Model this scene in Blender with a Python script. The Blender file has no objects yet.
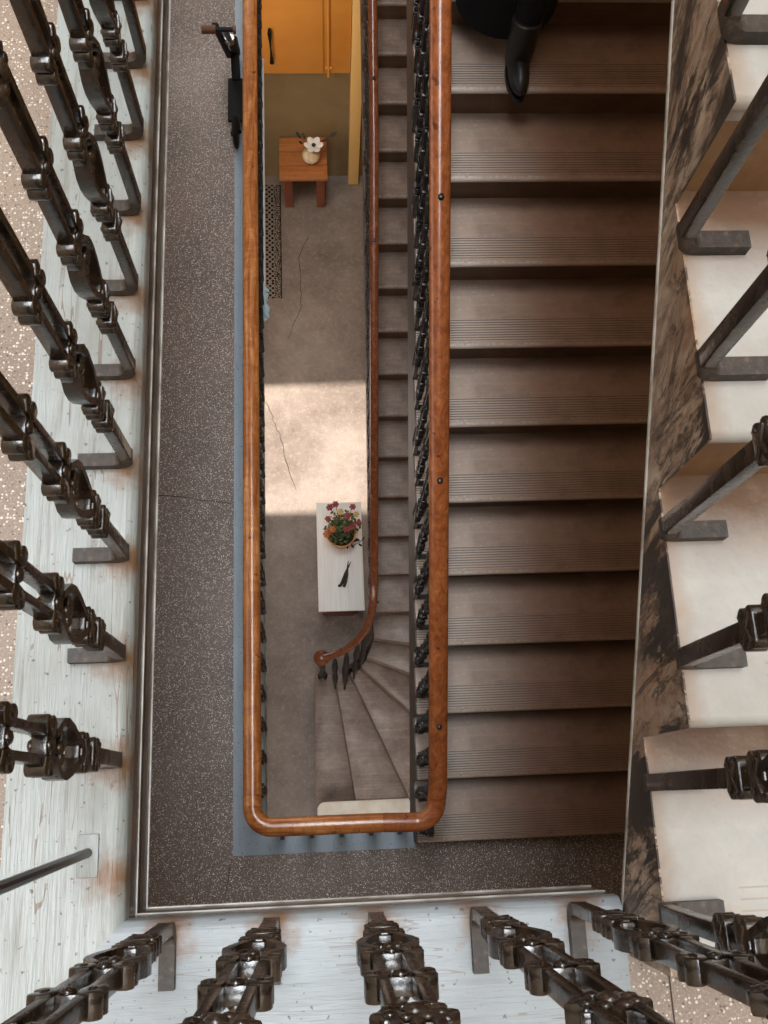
import bpy, bmesh, math, random
from mathutils import Vector, Matrix, Euler
random.seed(7)
S = bpy.context.scene
COL = S.collection
PI = math.pi

# ------------------------------------------------------------------ helpers
def s2l(c):
    return tuple((x/12.92 if x <= .04045 else ((x+.055)/1.055)**2.4) for x in [v/255 for v in c])
def rgba(c): return (*s2l(c), 1)

class Mat:
    """small node-graph helper"""
    def __init__(s, name, rough=.5, metal=0, spec=.5):
        s.m = bpy.data.materials.new(name); s.m.use_nodes = True
        s.t = s.m.node_tree; s.N = s.t.nodes; s.L = s.t.links
        s.b = s.N['Principled BSDF']
        s.b.inputs['Roughness'].default_value = rough
        s.b.inputs['Metallic'].default_value = metal
        s.b.inputs['Specular IOR Level'].default_value = spec
        s._tc = None
    def put(s, sock, v):
        if hasattr(v, 'is_output') or isinstance(v, bpy.types.NodeSocket): s.L.new(v, sock)
        else: sock.default_value = v
    def tc(s, kind='Object'):
        if s._tc is None: s._tc = s.N.new('ShaderNodeTexCoord')
        return s._tc.outputs[kind]
    def mapping(s, scale=(1,1,1), rot=(0,0,0), loc=(0,0,0), src=None):
        n = s.N.new('ShaderNodeMapping')
        n.inputs['Scale'].default_value = scale; n.inputs['Rotation'].default_value = rot; n.inputs['Location'].default_value = loc
        s.L.new(src if src is not None else s.tc(), n.inputs['Vector']); return n.outputs[0]
    def noise(s, vec=None, scale=5, detail=4, rough=.55, dist=0):
        n = s.N.new('ShaderNodeTexNoise'); n.inputs['Scale'].default_value = scale
        n.inputs['Detail'].default_value = detail; n.inputs['Roughness'].default_value = rough; n.inputs['Distortion'].default_value = dist
        s.L.new(vec if vec is not None else s.tc(), n.inputs['Vector']); return n.outputs['Fac']
    def voro(s, vec=None, scale=5, feature='F1', out='Distance', rnd=1):
        n = s.N.new('ShaderNodeTexVoronoi'); n.feature = feature; n.inputs['Scale'].default_value = scale; n.inputs['Randomness'].default_value = rnd
        s.L.new(vec if vec is not None else s.tc(), n.inputs['Vector']); return n.outputs[out]
    def ramp(s, fac, stops, interp='LINEAR'):
        n = s.N.new('ShaderNodeValToRGB'); r = n.color_ramp; r.interpolation = interp
        while len(r.elements) < len(stops): r.elements.new(.5)
        for e, (p, c) in zip(r.elements, stops):
            e.position = p; e.color = c if len(c) == 4 else rgba(c)
        s.L.new(fac, n.inputs['Fac']); return n.outputs['Color']
    def val(s, fac, a, b, lo=0, hi=1):
        n = s.N.new('ShaderNodeMapRange'); n.inputs[1].default_value = a; n.inputs[2].default_value = b
        n.inputs[3].default_value = lo; n.inputs[4].default_value = hi; s.L.new(fac, n.inputs[0]); return n.outputs[0]
    def mix(s, fac, a, b, blend='MIX'):
        n = s.N.new('ShaderNodeMix'); n.data_type = 'RGBA'; n.blend_type = blend
        s.put(n.inputs['Factor'], fac)
        s.put(n.inputs['A'], rgba(a) if isinstance(a, tuple) and len(a) == 3 else a)
        s.put(n.inputs['B'], rgba(b) if isinstance(b, tuple) and len(b) == 3 else b)
        return n.outputs['Result']
    def math(s, op, a, b=0, clamp=False):
        n = s.N.new('ShaderNodeMath'); n.operation = op; n.use_clamp = clamp
        s.put(n.inputs[0], a); s.put(n.inputs[1], b); return n.outputs[0]
    def xyz(s, src=None):
        n = s.N.new('ShaderNodeSeparateXYZ'); s.L.new(src if src is not None else s.tc(), n.inputs[0]); return n.outputs
    def color(s, c): s.put(s.b.inputs['Base Color'], rgba(c) if isinstance(c, tuple) and len(c) == 3 else c); return s
    def rough(s, v): s.put(s.b.inputs['Roughness'], v); return s
    def bump(s, h, strength=.3, dist=.005):
        n = s.N.new('ShaderNodeBump'); n.inputs['Strength'].default_value = strength; n.inputs['Distance'].default_value = dist
        s.L.new(h, n.inputs['Height']); s.L.new(n.outputs[0], s.b.inputs['Normal']); return s

ORG = {}
def link(name, bm, mat, parent=None, smooth=True, angle=35):
    """links bm (world coordinates unless parent was built local) as ONE mesh object"""
    me = bpy.data.meshes.new(name)
    if parent is not None and parent.name in ORG:
        bmesh.ops.translate(bm, verts=bm.verts, vec=-ORG[parent.name])
    bmesh.ops.recalc_face_normals(bm, faces=bm.faces)
    bm.to_mesh(me); bm.free()
    o = bpy.data.objects.new(name, me); COL.objects.link(o)
    for m in (mat if isinstance(mat, (list, tuple)) else [mat]): me.materials.append(m.m)
    if smooth:
        for p in me.polygons: p.use_smooth = True
        me.set_sharp_from_angle(angle=math.radians(angle))
    if parent is not None:
        o.parent = parent
        ORG[o.name] = ORG.get(parent.name, Vector((0,0,0)))
    return o
def tag(o, label=None, cat=None, group=None, kind=None):
    if label: o['label'] = label
    if cat: o['category'] = cat
    if group: o['group'] = group
    if kind: o['kind'] = kind
    return o
def thing(name, label, cat, loc=(0,0,0), group=None):
    o = bpy.data.objects.new(name, None); COL.objects.link(o); o.location = loc; o.empty_display_size = .1
    ORG[o.name] = Vector(loc)
    return tag(o, label, cat, group)
def struct(name, bm, mat, label=None, cat=None, smooth=True):
    o = link(name, bm, mat, None, smooth); o['kind'] = 'structure'
    return tag(o, label, cat)

def box(bm, a, b, bev=0, seg=2, mi=0):
    a = Vector(a); b = Vector(b)
    r = bmesh.ops.create_cube(bm, size=1)
    vs = r['verts']; c = (a+b)/2; d = b-a
    for v in vs: v.co = Vector((v.co.x*d.x, v.co.y*d.y, v.co.z*d.z)) + c
    fs = set(f for v in vs for f in v.link_faces)
    for f in fs: f.material_index = mi
    if bev > 0:
        es = list({e for v in vs for e in v.link_edges})
        bmesh.ops.bevel(bm, geom=es, offset=bev, segments=seg, affect='EDGES', profile=.5, clamp_overlap=True)
    return bm
def obox(bm, p0, p1, w, h, up=(0,0,1), bev=0):
    """box bar from p0 to p1, w across, h along up"""
    p0 = Vector(p0); p1 = Vector(p1); d = (p1-p0).normalized(); u = Vector(up); s = d.cross(u).normalized(); u = s.cross(d).normalized()
    t = bmesh.new(); L = (p1-p0).length
    box(t, (-w/2, 0, -h/2), (w/2, L, h/2), bev)
    M = Matrix((( s.x, d.x, u.x, p0.x), (s.y, d.y, u.y, p0.y), (s.z, d.z, u.z, p0.z), (0,0,0,1)))
    bmesh.ops.transform(t, matrix=M, verts=t.verts); join(bm, t)
def join(bm, t):
    me = bpy.data.meshes.new('tmp'); t.to_mesh(me); t.free(); bm.from_mesh(me); bpy.data.meshes.remove(me)
def sweep(bm, path, prof, ups=None, closed=True, caps=True):
    """sweep closed profile [(side, up)] along path"""
    n = len(path); rings = []
    P = [Vector(p) for p in path]
    for i, p in enumerate(P):
        if i == 0: d = P[1]-P[0]
        elif i == n-1: d = P[-1]-P[-2]
        else: d = (P[i]-P[i-1]).normalized()+(P[i+1]-P[i]).normalized()
        d.normalize()
        u = Vector(ups) if ups is not None else (Vector((0,0,1)) if abs(d.z) < .95 else Vector((0,1,0)))
        s = d.cross(u).normalized(); u = s.cross(d).normalized()
        k = 1
        if 0 < i < n-1:
            c = (P[i+1]-P[i]).normalized().dot(d); k = 1/max(c, .5)
        rings.append([bm.verts.new(p + s*(a*k) + u*b) for a, b in prof])
    m = len(prof)
    for i in range(n-1):
        for j in range(m if closed else m-1):
            bm.faces.new((rings[i][j], rings[i][(j+1) % m], rings[i+1][(j+1) % m], rings[i+1][j]))
    if caps and closed:
        bm.faces.new(rings[0]); bm.faces.new(list(reversed(rings[-1])))
    return bm
def circ(r, n=10, rx=None): return [((rx or r)*math.cos(2*PI*i/n), r*math.sin(2*PI*i/n)) for i in range(n)]
def tube(bm, path, r, n=10): return sweep(bm, path, circ(r, n))
def ttube(bm, path, radii, n=10):
    """tapering tube"""
    P = [Vector(p) for p in path]; rings = []
    for i, p in enumerate(P):
        d = (P[min(i+1, len(P)-1)]-P[max(i-1, 0)]).normalized()
        u = Vector((0,0,1)) if abs(d.z) < .9 else Vector((0,1,0))
        s = d.cross(u).normalized(); u = s.cross(d)
        rings.append([bm.verts.new(p+s*radii[i]*math.cos(2*PI*j/n)+u*radii[i]*math.sin(2*PI*j/n)) for j in range(n)])
    for i in range(len(P)-1):
        for j in range(n): bm.faces.new((rings[i][j], rings[i][(j+1) % n], rings[i+1][(j+1) % n], rings[i+1][j]))
    bm.faces.new(rings[0]); bm.faces.new(list(reversed(rings[-1])))
def lathe(bm, prof, c, n=24, sx=1, sy=1):
    c = Vector(c); rings = []
    for r, z in prof:
        rings.append([bm.verts.new(c+Vector((sx*r*math.cos(2*PI*j/n), sy*r*math.sin(2*PI*j/n), z))) for j in range(n)])
    for i in range(len(prof)-1):
        for j in range(n): bm.faces.new((rings[i][j], rings[i][(j+1) % n], rings[i+1][(j+1) % n], rings[i+1][j]))
    bm.faces.new(list(reversed(rings[0]))); bm.faces.new(rings[-1])
def ball(bm, c, r, sc=(1,1,1), seg=12, rot=None):
    q = bmesh.ops.create_uvsphere(bm, u_segments=seg, v_segments=max(6, seg*2//3), radius=r)
    for v in q['verts']:
        co = Vector((v.co.x*sc[0], v.co.y*sc[1], v.co.z*sc[2]))
        if rot: co = rot @ co
        v.co = co + Vector(c)
def prism(bm, pts, y0, y1, axis='y', bev=0):
    """extrude polygon; axis y: pts are (x,z); axis x: pts are (y,z)"""
    t = bmesh.new()
    def P(a, b, h): return (a, h, b) if axis == 'y' else ((h, a, b) if axis == 'x' else (a, b, h))
    v0 = [t.verts.new(P(a, b, y0)) for a, b in pts]; v1 = [t.verts.new(P(a, b, y1)) for a, b in pts]
    n = len(pts)
    f0 = t.faces.new(v0); f1 = t.faces.new(list(reversed(v1)))
    for i in range(n): t.faces.new((v0[i], v1[i], v1[(i+1) % n], v0[(i+1) % n]))
    bmesh.ops.recalc_face_normals(t, faces=t.faces)
    if bev:
        es = list(set(f0.edges) | set(f1.edges))
        bmesh.ops.bevel(t, geom=es, offset=bev, segments=2, affect='EDGES', profile=.5, clamp_overlap=True)
    join(bm, t)
def copy_tree(o, parent=None):
    c = o.copy(); COL.objects.link(c)
    if parent is not None: c.parent = parent
    for ch in list(o.children): copy_tree(ch, c)
    return c
def NB(): return bmesh.new()

# ------------------------------------------------------------------ materials
def terrazzo(name, base, base2, chip, darkchip, sc):
    M = Mat(name, .42, spec=.4)
    big = M.noise(scale=2.2, detail=5)
    col = M.ramp(big, [(.3, base2), (.7, base)])
    v = M.voro(scale=sc); cc = M.voro(scale=sc, out='Color')
    sep = M.N.new('ShaderNodeSeparateColor'); M.L.new(cc, sep.inputs[0])
    size = M.math('MULTIPLY', sep.outputs[0], .5)
    inside = M.math('LESS_THAN', v, size)
    light = M.math('MULTIPLY', inside, M.math('GREATER_THAN', sep.outputs[1], .48))
    dark = M.math('MULTIPLY', inside, M.math('LESS_THAN', sep.outputs[1], .25))
    col = M.mix(light, col, chip); col = M.mix(dark, col, darkchip)
    fine = M.noise(scale=260, detail=2)
    col = M.mix(M.val(fine, .5, .75, 0, .35), col, chip)
    wear = M.noise(scale=1.1, detail=6, rough=.7)
    col = M.mix(M.val(wear, .5, .8, 0, .35), col, base2)
    M.color(col); M.rough(M.val(big, .3, .7, .5, .36)); M.bump(fine, .08, .002)
    return M
terr_pale = terrazzo('pale_terrazzo', (126,110,97), (108,92,80), (186,176,166), (76,62,54), 210)
terr_dark = terrazzo('dark_terrazzo', (126,106,95), (100,84,75), (250,244,238), (30,24,21), 200)

def paint(name, base, dirty, chipc, axis='y', streak=1, period=None):
    M = Mat(name, .38, spec=.5)
    sc = (1,.07,1) if axis == 'y' else (.07,1,1)
    vec = M.mapping(scale=sc)
    st = M.noise(vec, 60, 5, .6)
    fine = M.noise(vec, 210, 3, .6)
    big = M.noise(scale=3.5, detail=5, rough=.65)
    col = M.mix(M.val(big, .42, .72, 0, .5), base, dirty)
    col = M.mix(M.val(st, .55, .68, 0, .6*streak), col, dirty)
    # long cracks along the grain
    cv = M.mapping(scale=(1,.05,1) if axis == 'y' else (.05,1,1))
    cr = M.noise(cv, 22, 3, .5)
    line = M.math('LESS_THAN', M.math('ABSOLUTE', M.math('SUBTRACT', cr, .5)), .0036)
    msk = M.math('GREATER_THAN', M.noise(scale=5, detail=2), .47)
    col = M.mix(M.math('MULTIPLY', M.math('MULTIPLY', line, msk), .75*streak), col, (96,76,60))
    # chips and pits
    pit = M.noise(scale=95, detail=2); col = M.mix(M.val(pit, .66, .71, 0, .8), col, (60,54,50))
    chip = M.noise(M.mapping(scale=sc if False else ((1,.5,1) if axis == 'y' else (.5,1,1))), 17, 3, .5)
    chips = M.val(chip, .735, .75, 0, 1); col = M.mix(chips, col, chipc)
    if period:
        p0, per, off, ax = period       # rust blooms below each baluster foot
        X = M.xyz()
        a, b = (X[1], X[0]) if ax == 'y' else (X[0], X[1])
        u = M.math('SUBTRACT', M.math('MODULO', M.math('ADD', M.math('SUBTRACT', a, p0), per*50.5), per), per*.5)
        u = M.math('MULTIPLY', u, 26); w = M.math('MULTIPLY', M.math('SUBTRACT', b, off), 22)
        d = M.math('SQRT', M.math('ADD', M.math('MULTIPLY', u, u), M.math('MULTIPLY', w, w)))
        d = M.math('ADD', d, M.math('MULTIPLY', M.math('SUBTRACT', M.noise(scale=45, detail=4), .5), 1.6))
        col = M.mix(M.val(d, .2, 1.1, .9, 0), col, (108,76,48))
    M.color(col)
    h = M.math('ADD', M.math('MULTIPLY', st, .6), M.math('MULTIPLY', fine, .25))
    h = M.math('SUBTRACT', h, M.math('MULTIPLY', chips, .5))
    M.bump(h, .8, .005); M.rough(M.val(big, .3, .7, .3, .5))
    return M
ledge_y = paint('white_painted_wood', (138,143,142), (96,89,78), (150,122,92), 'y', 1, (.062, .1515, -.312, 'y'))
ledge_x = paint('white_painted_edge', (134,142,148), (110,112,112), (160,146,128), 'x', .6, (-.085, .1425, -.165, 'x'))
blue_paint = paint('blue_grey_paint', (158,174,188), (132,146,158), (92,96,98), 'y', .5)

fascia = Mat('fascia_gloss', .22, spec=.6)
fascia.color(fascia.ramp(fascia.noise(scale=9, detail=5), [(.3, (56,48,42)), (.55, (82,74,68)), (.8, (44,36,30))]))
bead_m = Mat('bead_pale', .25, spec=.7); bead_m.color(bead_m.ramp(bead_m.noise(scale=14, detail=3), [(.35, (120,112,104)), (.7, (186,182,176))]))

iron = Mat('cast_iron', .3, spec=.7)
n1 = iron.noise(scale=30, detail=5)
iron.color(iron.ramp(n1, [(.35, (24,17,12)), (.6, (44,32,23)), (.8, (76,55,39))]))
iron.bump(iron.noise(scale=120, detail=3), .25, .002); iron.rough(iron.val(n1, .3, .7, .16, .34))
iron_dark = Mat('black_iron', .34, spec=.5)
n1 = iron_dark.noise(scale=35, detail=4)
iron_dark.color(iron_dark.ramp(n1, [(.3, (14,12,12)), (.75, (34,28,25))])); iron_dark.bump(n1, .2, .002)
rust_iron = Mat('worn_iron', .5, spec=.5)
n1 = rust_iron.noise(scale=70, detail=5, rough=.7)
rust_iron.color(rust_iron.ramp(n1, [(.38, (28,21,16)), (.55, (48,37,29)), (.72, (92,76,62))])); rust_iron.bump(n1, .4, .003)

def wood(name, a, b, c, sc=(34,3.2,34), rough=.24, knots=True):
    M = Mat(name, rough, spec=.6)
    n = M.noise(M.mapping(scale=sc), 1, 5, .6, 1.2)
    mot = M.noise(M.mapping(scale=tuple(3.2 if q < 4 else 1.6 for q in sc)), 9, 6, .7, .8)
    col = M.ramp(n, [(.3, a), (.52, b), (.72, c)])
    col = M.mix(M.val(mot, .46, .62, 0, .5), col, a)
    if knots:
        k = M.noise(scale=23, detail=2); col = M.mix(M.val(k, .68, .74, 0, .7), col, (60,28,12))
    M.color(col); M.bump(n, .06, .002); return M
rail_gold = wood('golden_varnished_wood', (124,66,30), (176,108,56), (204,142,86))
rail_red = wood('red_varnished_wood', (118,60,30), (154,86,46), (178,110,64))
rail_low = wood('brown_varnished_wood', (88,46,28), (116,62,38), (142,86,56))
rail_gold_x = wood('golden_varnished_wood_across', (124,66,30), (176,108,56), (204,142,86), (3.2,34,34))
rail_red_x = wood('red_varnished_wood_across', (118,60,30), (154,86,46), (178,110,64), (3.2,34,34))
stool_w = wood('orange_stool_wood', (142,86,46), (168,104,56), (186,124,72), (3,40,40), .35, False)
stool_leg = wood('red_brown_stool_wood', (112,58,36), (132,70,44), (146,82,54), (40,40,3), .4, False)
table_leg = wood('dark_red_wood', (90,38,26), (112,50,34), (128,60,40), (3,40,40), .45, False)

def steps_mat(name, a, b, c, worn, grooved=False):
    M = Mat(name, .42, spec=.5)
    n = M.noise(scale=5, detail=6, rough=.65)
    f = M.noise(M.mapping(scale=(3,60,60)), 1, 4)
    col = M.ramp(n, [(.3, a), (.52, b), (.75, c)])
    col = M.mix(M.val(f, .5, .75, 0, .25), col, worn)
    w = M.noise(scale=60, detail=3); col = M.mix(M.val(w, .6, .72, 0, .4), col, worn)
    if grooved:
        Y = M.xyz()[1]
        fr = M.math('FRACT', M.math('DIVIDE', M.math('SUBTRACT', Y, .018-.00575), .0115))
        ln = M.math('LESS_THAN', M.math('ABSOLUTE', M.math('SUBTRACT', fr, .5)), .17)
        zone = M.math('MULTIPLY', M.math('GREATER_THAN', Y, .024), M.math('LESS_THAN', Y, .127))
        col = M.mix(M.math('MULTIPLY', zone, .3), col, worn)                       # ridges rubbed pale
        col = M.mix(M.math('MULTIPLY', M.math('MULTIPLY', ln, zone), .7), col, (40,30,24))   # dirt in the grooves
        col = M.mix(M.val(M.math('ADD', Y, M.math('MULTIPLY', M.math('SUBTRACT', w, .5), .03)), .006, .014, .8, 0), col, worn)
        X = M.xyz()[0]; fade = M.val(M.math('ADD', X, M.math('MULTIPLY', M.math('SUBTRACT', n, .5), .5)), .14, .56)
        col = M.mix(M.math('MULTIPLY', fade, .75), col, M.mix(M.val(n, .35, .65), (98,58,32), (128,78,44)))   # shade below the flight above, put into the colour as brown   # worn nosing
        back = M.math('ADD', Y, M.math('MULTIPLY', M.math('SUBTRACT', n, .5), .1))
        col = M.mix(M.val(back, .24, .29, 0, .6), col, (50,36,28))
    sp = M.noise(scale=190, detail=1); col = M.mix(M.val(sp, .74, .78, 0, .8), col, (190,176,160))
    M.color(col); M.bump(w, .15, .003); M.rough(M.val(n, .3, .7, .5, .3)); return M
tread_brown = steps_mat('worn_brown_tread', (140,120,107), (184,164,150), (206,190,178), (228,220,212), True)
riser_brown = steps_mat('brown_riser', (62,42,28), (80,56,38), (96,70,50), (104,84,66))
tread_grey = steps_mat('grey_concrete_step', (96,79,69), (126,107,95), (150,133,121), (178,164,152))
# conglomerate wear on the winders comes from the same concrete

whitestep = Mat('stained_pale_stone', .4, spec=.4)
n = whitestep.noise(scale=4, detail=6, rough=.65)
col = whitestep.ramp(n, [(.3, (138,135,130)), (.55, (158,156,152)), (.75, (124,118,110))])
p = whitestep.noise(scale=70, detail=3); col = whitestep.mix(whitestep.val(p, .66, .72, 0, .6), col, (150,138,126))
X = whitestep.xyz()
# dirt gathered along the back of the tread and at the string edge
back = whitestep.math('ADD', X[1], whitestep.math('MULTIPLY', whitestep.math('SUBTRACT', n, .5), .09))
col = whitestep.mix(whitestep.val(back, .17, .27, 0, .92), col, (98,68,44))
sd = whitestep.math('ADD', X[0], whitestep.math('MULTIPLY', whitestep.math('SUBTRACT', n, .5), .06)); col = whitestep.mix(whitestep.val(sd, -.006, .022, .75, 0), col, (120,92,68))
col = whitestep.mix(whitestep.val(whitestep.noise(scale=11, detail=6, rough=.7), .52, .72, 0, .5), col, (150,130,110))
g = whitestep.math('MULTIPLY', whitestep.math('GREATER_THAN', X[0], .098), whitestep.math('LESS_THAN', X[1], .10))
wv = whitestep.math('FRACT', whitestep.math('MULTIPLY', X[1], 72))
gl = whitestep.math('MULTIPLY', whitestep.math('LESS_THAN', wv, .16), g)
gl = whitestep.math('MULTIPLY', gl, whitestep.math('GREATER_THAN', X[1], .018))
col = whitestep.mix(whitestep.math('MULTIPLY', gl, .55), col, (130,116,102))
whitestep.color(col); whitestep.bump(whitestep.math('SUBTRACT', p, whitestep.math('MULTIPLY', gl, 2)), .25, .003)
riser_stain = Mat('stained_riser', .45, spec=.4)
n = riser_stain.noise(riser_stain.mapping(scale=(1,1,.5)), 7, 6, .65)
riser_stain.color(riser_stain.ramp(n, [(.28, (84,58,36)), (.5, (126,94,64)), (.75, (156,126,92))]))
marble = Mat('grimy_marbled_string', .5, spec=.4)
mv = marble.mapping(rot=(math.radians(14),0,0)); mv2 = marble.mapping(scale=(1,1.15,.42), src=mv)
n = marble.noise(mv2, 34, 9, .72, .6); n2 = marble.noise(scale=3.2, detail=4); bl = marble.noise(mv2, 9, 4, .6, .5)
col = marble.ramp(n, [(.34, (84,68,57)), (.46, (134,116,102)), (.58, (164,147,132)), (.7, (184,170,156))])
big = marble.noise(mv2, 8, 9, .74, .7)
col = marble.mix(marble.val(n2, .48, .66, 0, .55), col, (128,92,64))
rid = marble.math('ABSOLUTE', marble.math('SUBTRACT', marble.noise(mv2, 12, 8, .7, .9), .5))
col = marble.mix(marble.math('MULTIPLY', marble.val(rid, .0, .05, 1, 0), marble.val(bl, .38, .5, 0, .9)), col, (30,22,18))
col = marble.mix(marble.val(big, .515, .565, 0, .93), col, (30,22,18))
marble.color(col); marble.bump(n, .5, .004)
string_m = Mat('grey_brown_string', .5); n = string_m.noise(scale=9, detail=5)
string_m.color(string_m.ramp(n, [(.3, (58,46,38)), (.7, (88,74,64))]))
soffit_m = Mat('plaster_soffit', .8); soffit_m.color((150,138,124))

conc = Mat('worn_concrete', .55, spec=.35)
n = conc.noise(scale=1.5, detail=7, rough=.68); n2 = conc.noise(scale=22, detail=5, rough=.7)
col = conc.ramp(n, [(.3, (100,88,80)), (.52, (126,113,104)), (.72, (148,136,126))])
col = conc.mix(conc.val(n2, .5, .72, 0, .35), col, (172,158,144))
v = conc.voro(scale=85); vc = conc.voro(scale=85, out='Color'); sep = conc.N.new('ShaderNodeSeparateColor'); conc.L.new(vc, sep.inputs[0])
chip = conc.math('MULTIPLY', conc.math('LESS_THAN', v, .22), conc.math('GREATER_THAN', sep.outputs[0], .72))
col = conc.mix(conc.math('MULTIPLY', chip, .5), col, (196,186,172))
chip = conc.math('MULTIPLY', conc.math('LESS_THAN', v, .25), conc.math('LESS_THAN', sep.outputs[0], .2))
col = conc.mix(conc.math('MULTIPLY', chip, .5), col, (78,66,58))
conc.color(col); conc.bump(n2, .15, .004)
crack_m = Mat('crack_dark', .9); crack_m.color((64,52,44))
khaki = Mat('khaki_wall', .7); n = khaki.noise(scale=2.5, detail=5)
khaki.color(khaki.ramp(n, [(.3, (118,98,66)), (.7, (138,116,80))]))
plaster = Mat('off_white_plaster', .85); n = plaster.noise(scale=2, detail=4)
plaster.color(plaster.ramp(n, [(.3, (196,184,166)), (.7, (208,198,182))]))
mustard = Mat('mustard_paint', .5, spec=.35); n = mustard.noise(scale=3, detail=4)
mustard.color(mustard.ramp(n, [(.3, (196,128,50)), (.7, (208,142,62))]))
mustard_pale = Mat('pale_mustard_paint', .5, spec=.35); mustard_pale.color((222,180,112))
black_m = Mat('black_satin', .6, spec=.3); black_m.color((14,13,13))
grey_m = Mat('grey_tube', .32, .3); grey_m.color((92,92,92))
chrome = Mat('bright_metal', .2, 1); chrome.color((200,200,200))
grip_m = Mat('brown_grip', .5); grip_m.color((104,58,36))
white_wood = Mat('white_table_paint', .4, spec=.4); n = white_wood.noise(white_wood.mapping(scale=(40,2,40)), 1, 4)
white_wood.color(white_wood.ramp(n, [(.3, (226,221,214)), (.7, (244,241,236))]))
cream = Mat('cream_ceramic', .3); cream.color(cream.ramp(cream.noise(scale=30, detail=2), [(.4, (206,182,144)), (.7, (232,216,188))]))
petal_m = Mat('white_petal', .6); petal_m.color((232,228,222))
dark_leaf = Mat('dark_leaf', .5); dark_leaf.color((34,34,24))
green = Mat('green_leaf', .5); green.color(green.ramp(green.noise(scale=40, detail=2), [(.35, (52,66,34)), (.65, (104,116,66))]))
pink = Mat('red_petal', .55); pink.color(pink.ramp(pink.noise(scale=60, detail=2), [(.35, (128,42,42)), (.65, (172,78,78))]))
orange = Mat('orange_petal', .55); orange.color((186,104,52))
yellow = Mat('yellow_petal', .55); yellow.color((206,176,108))
pot_m = Mat('ochre_pot', .5); n = pot_m.noise(pot_m.mapping(scale=(30,30,4)), 1, 3); pot_m.color(pot_m.ramp(n, [(.3, (180,110,40)), (.7, (214,150,66))]))
soil = Mat('soil', .9); soil.color((46,34,26))
pouch = Mat('dark_tool', .4); pouch.color(pouch.ramp(pouch.noise(scale=30, detail=2), [(.4, (40,28,26)), (.7, (70,52,48))]))
cloth_blue = Mat('pale_blue_cloth', .8); cloth_blue.color((176,196,206))
pipe_white = Mat('white_pipe', .4); pipe_white.color((206,206,202))
panel_white = Mat('cream_paint', .45); panel_white.color(panel_white.ramp(panel_white.noise(scale=8, detail=4), [(.35, (206,196,178)), (.7, (226,218,204))]))
coat_m = Mat('black_wool', .9, spec=.2); coat_m.color((16,15,16))
trouser_m = Mat('black_denim', .85, spec=.2); trouser_m.color((15,14,15))
boot_m = Mat('black_leather', .45); boot_m.color((18,15,14))
skin_m = Mat('skin', .5); skin_m.color((196,150,126))
hair_m = Mat('dark_hair', .5); hair_m.color((38,28,22))
eye_m = Mat('eye', .2); eye_m.color((30,24,22))
rug_m = Mat('black_and_cream_rug', .95, spec=.1)
X = rug_m.xyz()
ax = rug_m.math('ABSOLUTE', rug_m.math('SUBTRACT', rug_m.math('FRACT', rug_m.math('MULTIPLY', X[1], 5)), .5))
qa = rug_m.math('FRACT', rug_m.math('ADD', rug_m.math('MULTIPLY', X[0], 17), rug_m.math('MULTIPLY', ax, 3.6)))
qb = rug_m.math('FRACT', rug_m.math('SUBTRACT', rug_m.math('MULTIPLY', X[0], 17), rug_m.math('MULTIPLY', ax, 3.6)))
qq = rug_m.math('ADD', rug_m.math('LESS_THAN', qa, .34), rug_m.math('LESS_THAN', qb, .3), True)
edge = rug_m.math('GREATER_THAN', X[0], .325)
bv = rug_m.voro(scale=42, feature='DISTANCE_TO_EDGE')
pat = rug_m.math('MULTIPLY', rug_m.math('LESS_THAN', edge, .5), qq)
pat2 = rug_m.math('MULTIPLY', edge, rug_m.math('GREATER_THAN', bv, .12))
lm = rug_m.math('MULTIPLY', rug_m.math('ADD', pat, pat2, True), rug_m.math('LESS_THAN', X[0], .388))
rug_m.color(rug_m.mix(rug_m.math('MULTIPLY', lm, .9), (34,30,28), (150,138,126)))
rug_m.bump(rug_m.noise(scale=300, detail=2), .4, .004)

# ------------------------------------------------------------------ levels
RISE = .17; GO = .2877
Z2, Z1, Z0 = 0., -3.57, -7.65
XL, XR, YB, YF = -1.9, 1.55, -1.6, 6.57
SL = RISE/GO

# ------------------------------------------------------------------ shell
WT = 5.5
bm = NB(); box(bm, (XL-.2, YB-.2, Z0-.2), (XR+.2, YF+.2, Z0))
def crack(bm, pts, w, z, mi=1):
    vs = []
    for i, (x, y) in enumerate(pts):
        a = Vector(pts[max(i-1, 0)]); b = Vector(pts[min(i+1, len(pts)-1)]); d = (b-a).normalized(); n = Vector((-d.y, d.x))
        k = w*(.5 if i in (0, len(pts)-1) else random.uniform(.7, 1.3))
        vs.append((bm.verts.new((x+n.x*k, y+n.y*k, z)), bm.verts.new((x-n.x*k, y-n.y*k, z))))
    for i in range(len(vs)-1):
        f = bm.faces.new((vs[i][0], vs[i][1], vs[i+1][1], vs[i+1][0])); f.material_index = mi
def jag(p, n=7, a=.015):
    out = []
    for i in range(len(p)-1):
        for k in range(n):
            t = k/n; out.append((p[i][0]+(p[i+1][0]-p[i][0])*t+random.uniform(-a, a)*.6, p[i][1]+(p[i+1][1]-p[i][1])*t+random.uniform(-a, a)*.6))
    out.append(p[-1]); return out
CR = [[(-.10,5.83),(-.21,5.55),(-.19,5.15),(-.20,4.98)], [(-.185,5.0),(-.34,4.60)], [(-.62,4.0),(-.52,3.78),(-.44,3.55),(-.38,3.3),(-.28,2.95)]]
for c in CR: crack(bm, jag(c), .0032, Z0+.001)
struct('floor_ground', bm, [conc, crack_m], smooth=False)

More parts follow.
